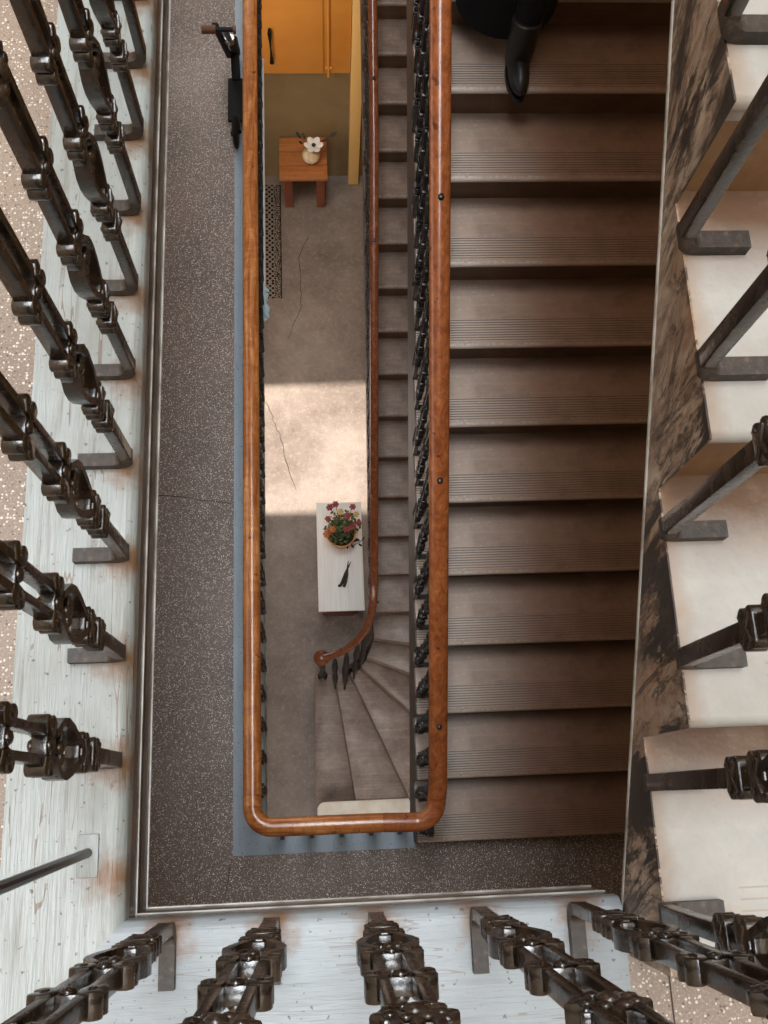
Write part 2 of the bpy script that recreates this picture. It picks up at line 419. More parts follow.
bm = NB()
D0, D1, DH = 2.72, 4.08, Z0+2.15
box(bm, (XL-.2, YB-.2, Z0), (XL, D0, WT)); box(bm, (XL-.2, D1, Z0), (XL, YF+.2, WT)); box(bm, (XL-.2, D0, DH), (XL, D1, WT))
struct('wall_left', bm, plaster, smooth=False)
bm = NB(); box(bm, (XR, YB-.2, Z0), (XR+.2, YF+.2, WT)); [setattr(f, 'material_index', 0) for f in bm.faces]; box(bm, (XR-.002, YB, Z0), (XR, YF, -.4), mi=1); struct('wall_right', bm, [plaster, mustard_pale], smooth=False)
bm = NB(); box(bm, (XL, YB-.2, Z0), (XR, YB, WT)); struct('wall_back', bm, plaster, smooth=False)
bm = NB(); box(bm, (XL, YF, Z0), (XR, YF+.2, WT)); struct('wall_far', bm, khaki, smooth=False)
# doorway casing of the entrance that lets daylight onto the ground floor
bm = NB()
box(bm, (XL-.02, D0-.08, Z0), (XL+.03, D0, DH+.08)); box(bm, (XL-.02, D1, Z0), (XL+.03, D1+.08, DH+.08)); box(bm, (XL-.02, D0, DH), (XL+.03, D1, DH+.08))
struct('door_1', bm, mustard_pale, smooth=False)

# ---- upper landing
TH = .18
bm = NB()
box(bm, (XL, YB, Z2-TH), (-.462, YF, Z2)); box(bm, (-.462, YB, Z2-TH), (.405, -.307, Z2)); box(bm, (.405, YB, Z2-TH), (XR, -.205, Z2)); box(bm, (-.462, 5.8, Z2-TH), (XR, YF, Z2))
crack(bm, [(.46, -.21), (.462, -.7), (.46, -1.2)], .002, Z2+.0008)
struct('floor_upper', bm, [terr_pale, crack_m], smooth=False)
def ledge(name, pts_outer, pts_inner, z, mat, h=.028, th=.17):
    """mitred board: outer line -> inner line, inner edge rounded; body fills down to the slab's underside"""
    bm = NB(); prof = []
    (o0, o1), (i0, i1) = pts_outer, pts_inner
    rows = []
    r = .022
    for (o, i) in ((o0, i0), (o1, i1)):
        o = Vector(o); i = Vector(i); d = (i-o); L = d.length; d.normalize()
        k = L/.16
        row = [(o, z-th), (o, z)]
        for a in range(0, 7):
            t = a/6*PI/2
            q = i - d*(r*k)*(1-math.sin(t)); row.append((q, z - r*(1-math.cos(t))))
        row.append((i, z-.045)); row.append((i-d*.012*k, z-.05)); row.append((i-d*.012*k, z-th))
        rows.append([bm.verts.new((p.x, p.y, zz)) for p, zz in row])
    n = len(rows[0])
    for j in range(n): bm.faces.new((rows[0][j], rows[0][(j+1) % n], rows[1][(j+1) % n], rows[1][j]))
    bm.faces.new(rows[0]); bm.faces.new(list(reversed(rows[1])))
    return struct(name, bm, mat)
A2, B2 = -.292, -.147
ledge('trim_1', ((-.462, 5.8), (-.462, -.307)), ((A2, 5.8), (A2, B2)), Z2, ledge_y)
ledge('trim_2', ((-.462, -.307), (.405, -.307)), ((A2, B2), (.405, B2)), Z2, ledge_x)
def fascia_run(name, path, z, side):
    """moulded fascia under a ledge, its pale beads in the same mesh"""
    h = .135
    bm = NB()
    prof = [(0,0), (.010,0), (.010,-.05), (.006,-.054), (.006,-h+.03), (.010,-h+.026), (.010,-h), (0,-h)]
    P = [Vector((x, y, z-.047)) for x, y in path]
    sweep(bm, P, [(a*side, b) for a, b in prof])
    k = len(bm.faces)
    for zz, rr in ((-.052,.0016), (-h,.0022)):
        t = NB(); sweep(t, [p+Vector((0,0,zz)) for p in P], [(side*(.011+rr*math.cos(q)), rr*math.sin(q)) for q in [i*PI/4 for i in range(8)]])
        for f in t.faces: f.material_index = 1
        join(bm, t)
    return struct(name, bm, [fascia, bead_m])
fascia_run('trim_3', [(A2-.012, 5.8), (A2-.012, B2-.012), (.4085, B2-.012)], Z2, -1)
# ---- middle landing
A1, B1 = -.335, -.088
bm = NB()
box(bm, (XL, YB, Z1-TH), (-.492, YF, Z1)); box(bm, (-.492, YB, Z1-TH), (.40, -.238, Z1)); box(bm, (.40, YB, Z1-TH), (XR, -.19, Z1)); box(bm, (-.492, 6.3, Z1-TH), (XR, YF, Z1))
crack(bm, jag([(-.98,1.62),(-.72,1.60),(-.50,1.56)], 5, .01), .0025, Z1+.001); crack(bm, jag([(-.50,-.25),(-.53,-.42)], 4, .006), .002, Z1+.001)
struct('floor_middle', bm, [terr_dark, crack_m], smooth=False)
ledge('trim_4', ((-.492, 6.3), (-.492, -.238)), ((A1, 6.3), (A1, B1)), Z1, blue_paint)
ledge('trim_5', ((-.492, -.238), (.40, -.238)), ((A1, B1), (.40, B1)), Z1, blue_paint)
fascia_run('trim_6', [(A1-.012, 6.3), (A1-.012, B1-.012), (.40, B1-.012)], Z1, -1)

# ------------------------------------------------------------------ flights
def flight(name, label, cat, z, y1, n, x0, x1, go, smat, rmat, grooves, strmat, xs, drop, bead=None, nose=.018, over=.022, solid=False, first=1):
    root = thing(name, label, cat, (x0, y1, z))
    # one step profile, origin at nosing / tread top / x0
    def step_profile():
        p = [(go+.03, -.045), (go+.03, 0)]
        if grooves:
            for k in range(9, 0, -1):
                y = .018+k*.0115
                p += [(y+.0024, 0), (y+.0012, -.0026), (y-.0012, -.0026), (y-.0024, 0)]
        for a in range(0, 9):
            t = PI/2+a/8*PI; p.append((nose+nose*math.cos(t), -nose+nose*math.sin(t)))
        p += [(over, -.045)]
        return p
    W = x1-x0
    bm = NB(); prism(bm, step_profile(), 0, W, 'x')
    me = None
    for k in range(first, n+1):
        yy, zz = y1+(k-1)*go, z+k*RISE
        if me is None:
            o = link('step', bm, smat, None); me = o.data; o.parent = root; o.location = (0, yy-y1, zz-z)
            b2 = NB(); box(b2, (0, over+.004, -RISE), (W, over+.05, -.0445)); r = link('riser', b2, rmat, None, False); r.parent = o; ro = r
        else:
            o2 = o.copy(); COL.objects.link(o2); o2.parent = root; o2.location = (0, yy-y1, zz-z)
            r2 = ro.copy(); COL.objects.link(r2); r2.parent = o2
    # string: thin plate whose top follows the steps
    pts = []
    for k in range(first, n+1):
        yy, zz = y1+(k-1)*go, z+k*RISE
        pts += [(yy, zz-RISE if k > first else zz-RISE-.05), (yy, zz)]
    yend = y1+n*go; pts.append((yend, z+n*RISE))
    low = lambda y: z+RISE+SLF*(y-y1)-drop
    SLF = RISE/go
    if solid: pts += [(yend, Z0), (y1+(first-1)*go, Z0)]
    else: pts += [(yend, low(yend)), (y1+(first-1)*go-.0+.10, low(y1+(first-1)*go+.10))]
    if not solid:
        ys = y1+(first-1)*go
        pts[0] = (ys, low(ys)) if (low(ys) < z or first > 1) else pts[0]
        pts[-1] = (ys+.001, low(ys+.001)-.0005)
    bm = NB(); prism(bm, pts, xs, x0, 'x')
    link('string', bm, strmat, root, False)
    if not solid:
        ya, yb = y1+(first-1)*go+.12, yend
        bm = NB(); prism(bm, [(ya, low(ya)+.004), (ya, max(low(ya)+.03, low(ya))), (yb, low(yb)+.10), (yb, low(yb)+.004)], x0+.001, x1, 'x')
        link('soffit', bm, soffit_m, root, False)
        if bead:
            bm = NB(); obox(bm, (xs+.001, y1, low(y1)), (xs+.001, yend, low(yend)), .006, .007, bev=.002); link('edge_bead', bm, bead, root)
    return root
flight('staircase', 'upper flight of pale stained stone steps with grimy marbled side', 'staircase', Z2, -.2248, 21, .411, XR-.003, GO, whitestep, riser_stain, False, marble, .4088, .222, bead_m, nose=.012, over=.012)
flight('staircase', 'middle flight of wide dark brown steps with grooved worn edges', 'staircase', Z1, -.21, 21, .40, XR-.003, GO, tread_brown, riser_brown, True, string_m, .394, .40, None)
# ground flight: winders then straight steps
G1 = .2807; Y7 = 1.487
gf = flight('staircase', 'lowest flight of narrow grey concrete steps starting with fanned winders', 'staircase', Z0, Y7-6*G1, 24, .372, XR-.003, G1, tread_grey, riser_brown, False, string_m, .352, .3, None, first=7)
ctr = [(-.133, 1.13), (.045, 1.10), (.185, 1.077), (.272, 1.109), (.324, 1.165), (.383, 1.299), (.372, 1.487)]
out = [(-.15, -.10), (.215, -.10), (.70, -.10), (1.547, -.10), (1.547, .66), (1.547, 1.10), (1.547, 1.487)]
for k in range(6):
    z = Z0+(k+1)*RISE
    poly = [ctr[k], out[k]]
    if k == 3: pass
    if k == 2: poly += [(1.547, -.10)] if out[3][0] < 1.54 else []
    poly += [out[k+1], ctr[k+1]]
    # nosing lip overhang and body
    bm = NB(); prism(bm, poly, Z0+.0005 if k == 0 else z-RISE-.005, z, 'z', bev=.006)
    link('winder_step', bm, tread_grey, gf, True)
    a = Vector((*ctr[k], 0)); b = Vector((*out[k], 0)); d = (b-a).normalized(); nrm = Vector((d.y, -d.x, 0))
    if nrm.x > 0 and k < 3: nrm = -nrm
    if k >= 3 and nrm.y > 0: nrm = -nrm
# curved inner string below the winder balusters
bm = NB()
ip = [(.12,1.115),(.22,1.125),(.29,1.165),(.34,1.24),(.365,1.34),(.37,1.49)]
zz = [Z0+.36,Z0+.55,Z0+.75,Z0+.95,Z0+1.12,Z0+1.22]
vs = []
for (x, y), zt in zip(ip, zz):
    i = ip.index((x, y)); a = Vector(ip[max(i-1,0)]); b = Vector(ip[min(i+1,len(ip)-1)]); d = (b-a).normalized(); nn = Vector((-d.y, d.x))*.035
    vs.append([bm.verts.new(p) for p in ((x, y, Z0), (x, y, zt), (x+nn.x, y+nn.y, zt), (x+nn.x, y+nn.y, Z0))])
for i in range(len(vs)-1):
    for j in range(4): bm.faces.new((vs[i][j], vs[i][(j+1) % 4], vs[i+1][(j+1) % 4], vs[i+1][j]))
bm.faces.new(vs[0]); bm.faces.new(vs[-1])
link('curved_string', bm, string_m, gf)

# white ledge closing the foot of the winders
def rrect(x0, y0, x1, y1, r, n=8):
    p = []
    for k in range(n+1):
        t = PI-(k/n)*PI/2; p.append((x0+r+r*math.cos(t), y1-r+r*math.sin(t)))
    return [(x0, y0)]+p+[(x1, y1), (x1, y0)]
bm = NB(); prism(bm, rrect(-.135, -.24, 1.547, -.005, .07), Z0, Z0+.36, 'z', bev=.008)
struct('trim_7', bm, panel_white)

# ------------------------------------------------------------------ balusters (cast iron, outline extruded through its thickness)
T = .0108
def collar_pts(z, w, r=.0105):
    p = []
    for s in (1, -1):
        cs = (z-r, z+r) if s == 1 else (z+r, z-r)
        for c in cs:
            for k in range(7):
                t = -PI/2+k/6*PI
                p.append((s*(w/2-r)+s*r*math.cos(t), c+s*r*math.sin(t)))
    return p
def m_foot():
    """arm lying on the edge, bent up into the bar through a round corner"""
    bm = NB(); R = .022
    P = [(0, -.078, .009), (0, .0-R, .009)]+[(0, -R+R*math.sin(t), .009+R*(1-math.cos(t))) for t in [k*PI/12 for k in range(1, 7)]]+[(0, 0, .036)]
    sweep(bm, P, [(-.0105, -.0085), (.0105, -.0085), (.0105, .0085), (-.0105, .0085)], ups=(1,0,0)) if False else None
    # section: x half width .0105, thickness .017 in the bending plane
    rings = []
    for i, p in enumerate(P):
        d = (Vector(P[min(i+1, len(P)-1)])-Vector(P[max(i-1, 0)])).normalized(); nn = Vector((0, -d.z, d.y))
        rings.append([bm.verts.new(Vector(p)+Vector((sx*.0105, 0, 0))+nn*(sn*.0085)) for sx, sn in ((-1,-1),(1,-1),(1,1),(-1,1))])
    for i in range(len(P)-1):
        for j in range(4): bm.faces.new((rings[i][j], rings[i][(j+1) % 4], rings[i+1][(j+1) % 4], rings[i+1][j]))
    bm.faces.new(rings[0]); bm.faces.new(rings[-1])
    return bm
def m_post(dz):
    bm = NB(); box(bm, (-.0105, -.0085, .035), (.0105, .0085, .270+dz), .002)
    for s in (1, -1):
        box(bm, (s*.0150-.0052, -.0095, .375+dz), (s*.0150+.0052, .0095, .66+dz), .002)
        box(bm, (s*.0150-.0052, -.0095, .70+dz), (s*.0150+.0052, .0095, .835+dz), .002)
    box(bm, (-.030, -.008, .366+dz), (.030, .008, .384+dz), .002)
    box(bm, (-.026, -.006, .655+dz), (.026, .006, .665+dz), .002); box(bm, (-.026, -.006, .695+dz), (.026, .006, .705+dz), .002)
    box(bm, (-.0105, -.008, .825+dz), (.0105, .008, .945+dz), .002)
    return bm
def m_collar(z, w, r=.0095, wide=False):
    """pair of end scrolls tied by a thin link, so daylight shows between the twin bars"""
    bm = NB()
    if not wide:
        prism(bm, collar_pts(z, w, r), -T, T, 'y', bev=.002)
        for s in (1, -1):
            for q in (1, -1): obox(bm, (-q*w*.34, s*T, z-r*1.2), (q*w*.34, s*T, z+r*1.2), .006, .005, (0,1,0), .001)
        return bm
    for s in (1, -1):
        pts = []
        for c in (z-r, z+r):
            for k in range(7):
                t = -PI/2+k/6*PI; pts.append((s*(w/2-r)+s*r*math.cos(t), c+s*r*math.sin(t)) if s == 1 else (-(w/2-r)-r*math.cos(t), c+r*math.sin(t)))
        xi = s*.0085
        pts += [(xi+s*.003, z+r*1.5), (xi, z), (xi+s*.003, z-r*1.5)]
        prism(bm, pts, -T*1.05, T*1.05, 'y', bev=.002)
        for q in (1, -1): ball(bm, (s*(w/2-.012), q*T*1.05, z), .0045, (1.0,.5,1.6), 8)
    box(bm, (-.012, -T*.8, z-r*.75), (.012, T*.8, z+r*.75), .002)
    for q in (1, -1): ball(bm, (0, q*T*.85, z), .008, (1,.6,1), 8)
    return bm
def m_leaf(dz, flip=False):
    """two bars spreading to a lyre round a leaf"""
    bm = NB()
    zs = [(.006,.255),(.012,.272),(.024,.302),(.0295,.325),(.028,.345),(.014,.372)]
    if flip: zs = [(x, 1.205-z) for x, z in reversed(zs)]
    for s in (1, -1):
        P = [Vector((s*x, 0, z+dz)) for x, z in zs]
        sweep(bm, P, [(-.0045, -T), (.0045, -T), (.0045, T), (-.0045, T)], ups=(0,1,0))
    zc = sum(z for _, z in zs)/len(zs)+dz; k = -1 if flip else 1
    for q in (1, -1):
        ball(bm, (0, q*T*.6, zc+.034*k), .008, (1.0,.7,1.3), 8)
        for s in (1, -1):
            ball(bm, (s*.012, q*T*.6, zc+.026*k), .007, (1.3,.6,.7), 8, Matrix.Rotation(-s*.7, 3, 'Y'))
    obox(bm, (-.020, 0, zc+.030*k), (.020, 0, zc+.030*k), .007, .016, (0,1,0), .0015)
    return bm
def m_rosette(dz):
    bm = NB(); zc = .680+dz
    pts = [((.027+.006*math.cos(8*t))*math.cos(t), zc+(.027+.006*math.cos(8*t))*math.sin(t)) for t in [i*2*PI/48 for i in range(48)]]
    prism(bm, pts, -T*.8, T*.8, 'y', bev=.003)
    for s in (1, -1):
        ball(bm, (0, s*T*.8, zc), .010, (1,.6,1), 10)
        for k in range(8):
            t = k*PI/4+PI/8; ball(bm, (.020*math.cos(t), s*T*.8, zc+.020*math.sin(t)), .0065, (1,.5,1), 8)
    return bm
COLL = [(.190,.042,.0085,False),(.245,.048,.0085,False),(.395,.064,.0095,True),(.530,.064,.010,True),(.830,.062,.0095,True),(.915,.044,.0085,False)]
PROTO = {}
def baluster(root, loc, rz, dz=0.):
    """detailed baluster: part of the railing, with its own pieces as sub-parts; local y points out over the well"""
    key = round(dz, 3)
    M = Matrix.Translation(Vector(loc)-ORG[root.name]) @ Matrix.Rotation(rz, 4, 'Z')
    if key not in PROTO:
        b = link('baluster', m_post(dz), iron, None); b.parent = root; b.matrix_local = M
        def sub(n, bm, m): o = link(n, bm, m, None); o.parent = b; return o
        sub('foot', m_foot(), rust_iron)
        for z, w, r, fl in COLL: sub('collar', m_collar(z+dz, w, r, fl), iron)
        sub('leaf_ornament', m_leaf(dz), iron); sub('leaf_ornament', m_leaf(dz, True), iron)
        sub('rosette', m_rosette(dz), iron)
        PROTO[key] = b
    else:
        b = copy_tree(PROTO[key], root); b.matrix_local = M
    return b
PROTO2 = []
def baluster_small(root, loc, rz, top):
    M = Matrix.Translation(Vector(loc)-ORG[root.name]) @ Matrix.Rotation(rz, 4, 'Z') @ Matrix.Diagonal((1, 1, (top-loc[2])/.945, 1))
    if not PROTO2:
        bm = m_post(0)
        for t in [m_foot(), m_leaf(0), m_leaf(0, True), m_rosette(0)]+[m_collar(z, w, r, fl) for z, w, r, fl in COLL]: join(bm, t)
        b = link('baluster', bm, iron_dark, None); PROTO2.append(b)
    else:
        b = PROTO2[0].copy(); COL.objects.link(b)
    b.parent = root; b.matrix_local = M
    return b
RP = [(.0375*math.cos(t)*(1 if True else 1), .030*math.sin(t)*(1.0 if math.sin(t) > 0 else .75)) for t in [i*2*PI/20 for i in range(20)]]
def arc(c, r, a0, a1, z0, z1, n=8):
    return [(c[0]+r*math.cos(math.radians(a0+(a1-a0)*k/n)), c[1]+r*math.sin(math.radians(a0+(a1-a0)*k/n)), z0+(z1-z0)*k/n) for k in range(n+1)]
HR = .95
def knob(root, p, r=.011):
    bm = NB(); lathe(bm, [(r*.6,0),(r*.6,.006),(r,.008),(r*1.05,.013),(r*.8,.019),(r*.3,.021)], p, 12)
    o = link('knob', bm, iron_dark, root); o['label'] = 'small black knob'; return o

# ---- upper railing (its handrail passes just below the viewpoint, outside the frame)
ur = thing('stair_railing', 'ornate dark iron railing around the upper landing and up the pale steps', 'railing', (-.303, -.158, Z2))
for k in range(10): baluster(ur, (-.303, .068+k*.1515, Z2), -PI/2)
for x in (-.229, -.087, .055, .197, .335): baluster(ur, (x, -.156, Z2), 0)
for k in range(6):
    t = k+1; yn = -.2248+k*GO
    baluster(ur, (.4025, yn+.076, Z2+t*RISE), PI/2, .036); baluster(ur, (.4025, yn+.230, Z2+t*RISE), PI/2, .125)
def hrail_up(y): return Z2+RISE+SL*(y+.2248)+.99
bm = NB()
path = [(-.303, 1.6, HR), (-.303, -.06, HR)]+arc((-.205,-.058), .098, 180, 270, HR, HR)+[(.30, -.156, HR)]+arc((.305,-.058), .098, 270, 360, HR+.02, hrail_up(-.05))+[(.4025, 1.6, hrail_up(1.6))]
sweep(bm, path, RP); link('handrail', bm, rail_gold, ur)
# thin stay rod by the corner with its little plate
bm = NB(); tube(bm, [(-.343, -.055, 0), (-.318, -.066, .45), (-.303, -.072, .93)], .0065, 10); o = link('stay_rod', bm, iron_dark, ur); o['label'] = 'thin black rod'
bm = NB(); box(bm, (-.358, -.088, -.0005), (-.328, -.030, .004), .0015); o = link('rod_plate', bm, ledge_y, ur); o['label'] = 'white painted plate'

# ---- middle railing
mr = thing('stair_railing', 'golden brown wooden handrail on black balusters framing the open stairwell', 'railing', (-.32, -.09, Z1))
zr = Z1+HR; rX = .424
def hrail_mid(y): return zr+.045+SL*(y-.03)
seam = .2
bm = NB(); sweep(bm, [(-.322, 5.9, zr), (-.322, .04, zr)], RP); link('handrail', bm, rail_gold, mr)
bm = NB(); sweep(bm, [(-.322, .04, zr), (-.322, .0, zr)]+arc((-.242,-.010), .080, 180, 270, zr, zr)+[(seam, -.092, zr)], RP); link('handrail', bm, rail_gold_x, mr)
bm = NB(); sweep(bm, [(seam, -.092, zr), (.33, -.096, zr)]+arc((.338,-.016), .080, 270, 360, zr, zr+.02)+[(rX, .03, hrail_mid(.03))], RP); link('handrail', bm, rail_red_x, mr)
bm = NB(); sweep(bm, [(rX, .03, hrail_mid(.03)), (rX, 5.5, hrail_mid(5.5))], RP); link('handrail', bm, rail_red, mr)
for y in (.26, 1.11, 1.965): knob(mr, (rX, y, hrail_mid(y)+.029))
for k in range(38): baluster_small(mr, (-.327, .06+k*.15, Z1), -PI/2, zr-.02)
for x in (-.25, -.105, .04, .185, .325): baluster_small(mr, (x, -.094, Z1), 0, zr-.02)
for k in range(17):
    yn = -.21+k*GO; t = k+1
    for yy in (yn+.083, yn+.2245): baluster_small(mr, (.400, yy, Z1+t*RISE), PI/2, hrail_mid(yy)-.02)

# ---- lowest railing
lr = thing('stair_railing', 'slim reddish handrail of the lowest flight curling round to a turned newel', 'railing', (-.06, 1.16, Z0))
def hrail_low(y): return -5.62+.6057*(y-1.487)
bm = NB()
RL = [(a*.82, b*.9) for a, b in RP]
PL = [(-.045,1.145,-6.61),(.05,1.156,-6.55),(.149,1.183,-6.42),(.236,1.226,-6.25),(.296,1.28,-6.06),(.331,1.357,-5.88),(.345,1.441,-5.70),(.349,1.56,-5.575)]
sweep(bm, PL+[(.353, 1.75, hrail_low(1.75)), (.362, 2.4, hrail_low(2.4)), (.375, 3.3, hrail_low(3.3)), (.388, 4.2, hrail_low(4.2)), (.391, 5.9, hrail_low(5.9))], RL)
link('handrail', bm, rail_low, lr)
for y in (3.63, 4.5): knob(lr, (.38 if y < 4 else .389, y, hrail_low(y)+.026))
bm = NB(); lathe(bm, [(.02,0),(.06,.004),(.066,.02),(.066,.042),(.058,.058),(.03,.07),(.008,.073)], (-.062, 1.145, -6.655), 24); o = link('newel_cap', bm, rail_low, lr)
bm = NB(); lathe(bm, [(.045,0),(.045,.05),(.03,.06),(.022,.12),(.034,.2),(.022,.3),(.018,.5),(.03,.68),(.02,.82)], (-.062, 1.10, Z0+.17), 16); link('newel_post', bm, iron_dark, lr)
for (x, y, z), (tx, ty, tz) in (((.05,.99,Z0+.17), PL[1]), ((.134,.96,Z0+.34), PL[2]), ((.215,1.03,Z0+.51), PL[3]), ((.27,1.10,Z0+.68), PL[4]), ((.31,1.22,Z0+.85), PL[5])):
    bm = NB(); q0 = Vector((x, y, z)); q1 = Vector((tx, ty, tz-.02)); d = q1-q0
    ttube(bm, [q0+d*t for t in (0,.12,.2,.28,.4,.5,.62,.8,.9,1)], [.011,.011,.02,.026,.026,.014,.028,.022,.012,.012], 10); link('baluster', bm, iron_dark, lr)
for k in range(15):
    yn = Y7+k*G1; t = k+7
    for yy in (yn+.08, yn+.22):
        baluster_small(lr, (.347+.0022*k, yy, Z0+t*RISE), PI/2, hrail_low(yy)-.02)

# ------------------------------------------------------------------ far wall fittings on the ground floor
cb = thing('wall_cupboard', 'mustard yellow wall cupboard with black handle above the small stool', 'cupboard', (-.25, 6.5, -6.05))
bm = NB(); box(bm, (-1.1, 6.465, -5.97), (.338, 6.568, -3.78), .004); link('body', bm, mustard, cb)
bm = NB(); box(bm, (-.545, 6.447, -5.955), (.09, 6.466, -3.80), .003); d = link('door', bm, mustard, cb)
bm = NB(); tube(bm, [(-.375, 6.447, -5.42), (-.375, 6.40, -5.42), (-.375, 6.40, -5.77), (-.375, 6.447, -5.77)], .014, 8); o = link('handle', bm, black_m, d); o['label'] = 'black bar handle'
bm = NB(); box(bm, (.342, 6.44, Z0+.02), (.452, 6.568, -3.78), .004); struct('trim_8', bm, mustard_pale)
cp = thing('conduit_pipe', 'thin mustard conduit running down the front of the wall cupboard', 'pipe', (.135, 6.45, -6.09))
bm = NB(); tube(bm, [(.135, 6.45, -3.8), (.135, 6.45, -6.0)], .013, 10); link('pipe', bm, mustard, cp)
bm = NB(); box(bm, (.10, 6.44, -5.90), (.17, 6.464, -5.875), .003); link('clip', bm, mustard, cp)

# small stool
st = thing('stool', 'small square orange wooden stool against the khaki wall', 'stool', (-.13, 6.31, Z0))
zt = -6.99
bm = NB()
for k in range(3): box(bm, (-.375, 6.06+k*.1667, zt-.045), (.112, 6.06+(k+1)*.1667-.003, zt), .004)
link('seat', bm, stool_w, st)
bm = NB(); box(bm, (-.315, 6.14, zt-.13), (.055, 6.17, zt-.046), .003); box(bm, (-.315, 6.47, zt-.13), (.055, 6.50, zt-.046), .003); link('apron', bm, stool_leg, st)
for sx in (-.345, -.005):
    for sy in (6.17, 6.43):
        bm = NB(); box(bm, (sx, sy, Z0), (sx+.09, sy+.075, zt-.0455), .005); link('leg', bm, stool_leg, st)
# vase with flower
va = thing('vase', 'round cream vase holding a white flower on the orange stool', 'vase', (-.05, 6.28, zt))
bm = NB(); lathe(bm, [(.03,0),(.06,.01),(.085,.05),(.088,.09),(.07,.13),(.04,.155),(.035,.165),(.03,.165),(.03,.14)], (-.05, 6.28, zt), 24, 1.05, .95); link('vase_body', bm, cream, va)
fl = thing('flower', 'large white flower with dark centre and dark leaves in the cream vase', 'flower', (-.05, 6.28, zt+.14))
fc = Vector((-.02, 6.27, zt+.235))
bm = NB(); tube(bm, [(-.05, 6.28, zt+.141), (-.04, 6.28, zt+.19), fc], .006, 8); link('stem', bm, dark_leaf, fl)
for k in range(6):
    a = k*PI/3; bm = NB()
    R = Matrix.Rotation(a, 3, 'Z') @ Matrix.Rotation(.25, 3, 'Y')
    ball(bm, fc+Matrix.Rotation(a, 3, 'Z') @ Vector((.052, 0, .012)), .05, (1.0,.72,.16), 12, Matrix.Rotation(a, 3, 'Z') @ Matrix.Rotation(-.35, 3, 'Y'))
    link('petal', bm, petal_m, fl)
bm = NB(); ball(bm, fc+Vector((0,0,.018)), .022, (1,1,.7), 10); link('flower_center', bm, dark_leaf, fl)
for (dx, dy, dz, ln) in ((-.15,.09,.05,.07),(-.10,.12,.0,.06),(.12,.06,.02,.06),(.2,.09,.06,.07),(-.13,.02,.03,.05)):
    bm = NB(); base = Vector((-.05, 6.28, zt+.16)); tip = fc+Vector((dx, dy, dz))
    tube(bm, [base, (base+tip)/2+Vector((0,0,.02)), tip], .003, 6); v = (tip-base).normalized()
    ball(bm, tip, ln*.55, (.4,1,.25), 8, Vector((0,1,0)).rotation_difference(v).to_matrix()); link('leaf', bm, dark_leaf, fl)

# rug
rg = thing('rug', 'black and cream patterned runner rug along the ground floor', 'rug', (-.79, 5.06, Z0))
bm = NB(); box(bm, (-1.18, 5.075, Z0+.0005), (-.392, 6.45, Z0+.012), .004); o = link('rug_pile', bm, rug_m, rg)
# white pipe with rag along the middle landing's edge
wp = thing('pipe', 'thin white pipe along the middle landing edge with a pale rag tied on', 'pipe', (-.312, 2.9, -3.70))
bm = NB(); tube(bm, [(-.326, 2.93, -3.705), (-.326, 4.6, -3.705)], .007, 10); link('pipe_run', bm, pipe_white, wp)
bm = NB()
for k in range(16):
    f = k/15; ball(bm, (-.322+random.uniform(-.012,.012)-.01*f, 2.95-.17*f, -3.712+random.uniform(-.012,.006)-.03*f), .016+.010*f, (random.uniform(.5,1.0),1.5,random.uniform(.4,.9)), 10, Euler((random.uniform(-.5,.5), random.uniform(-.6,.6), random.uniform(-.5,.5))).to_matrix())
o = link('rag', bm, cloth_blue, wp); o['label'] = 'pale blue rag'

# table
tb = thing('table', 'long narrow white topped table beside the lowest stairs', 'table', (.13, 2.08, Z0))
zt = -6.9
bm = NB(); box(bm, (-.08, 1.59, zt-.03), (.325, 2.585, zt), .004); link('table_top', bm, white_wood, tb)
bm = NB()
for a, b in (((-.02,1.595,zt-.27),(.235,1.62,zt-.031)), ((-.045,2.53,zt-.13),(.27,2.55,zt-.03)), ((-.05,1.62,zt-.13),(-.03,2.55,zt-.03)), ((.265,1.62,zt-.13),(.285,2.55,zt-.03))): box(bm, a, b, .003)
link('apron', bm, table_leg, tb)
for x in (-.05, .245):
    for y in (1.70, 2.44):
        bm = NB(); box(bm, (x, y, Z0), (x+.045, y+.045, zt-.031), .004); link('leg', bm, table_leg, tb)
# potted flowers
pp = thing('potted_plant', 'red and yellow flowers in an ochre pot on the white table', 'plant', (.11, 2.33, zt))
bm = NB(); lathe(bm, [(.085,0),(.09,.004),(.125,.20),(.132,.205),(.132,.22),(.12,.22),(.118,.205)], (.135, 2.24, zt), 28); link('pot', bm, pot_m, pp)
bm = NB(); lathe(bm, [(.118,.0),(.118,.01)], (.135, 2.24, zt+.196), 20); link('soil', bm, soil, pp)
bm = NB(); c0 = Vector((.14, 2.28, zt+.20))
for k in range(260):
    a = random.uniform(0, 2*PI); e = random.uniform(-.15, 1.4); r = random.uniform(.06, .17)
    p = c0+Vector((math.cos(a)*math.cos(e)*r*1.0, math.sin(a)*math.cos(e)*r*1.0, math.sin(e)*r*1.1))
    ball(bm, p, .019, (1,.62,.2), 6, Euler((random.uniform(-1,1), random.uniform(-1,1), random.random()*6)).to_matrix())
for k in range(14):
    a = k*2*PI/14; tube(bm, [c0+Vector((0,-.08,-.01)), c0+Vector((math.cos(a)*.1, math.sin(a)*.1, .11))], .003, 5)
link('foliage', bm, green, pp)
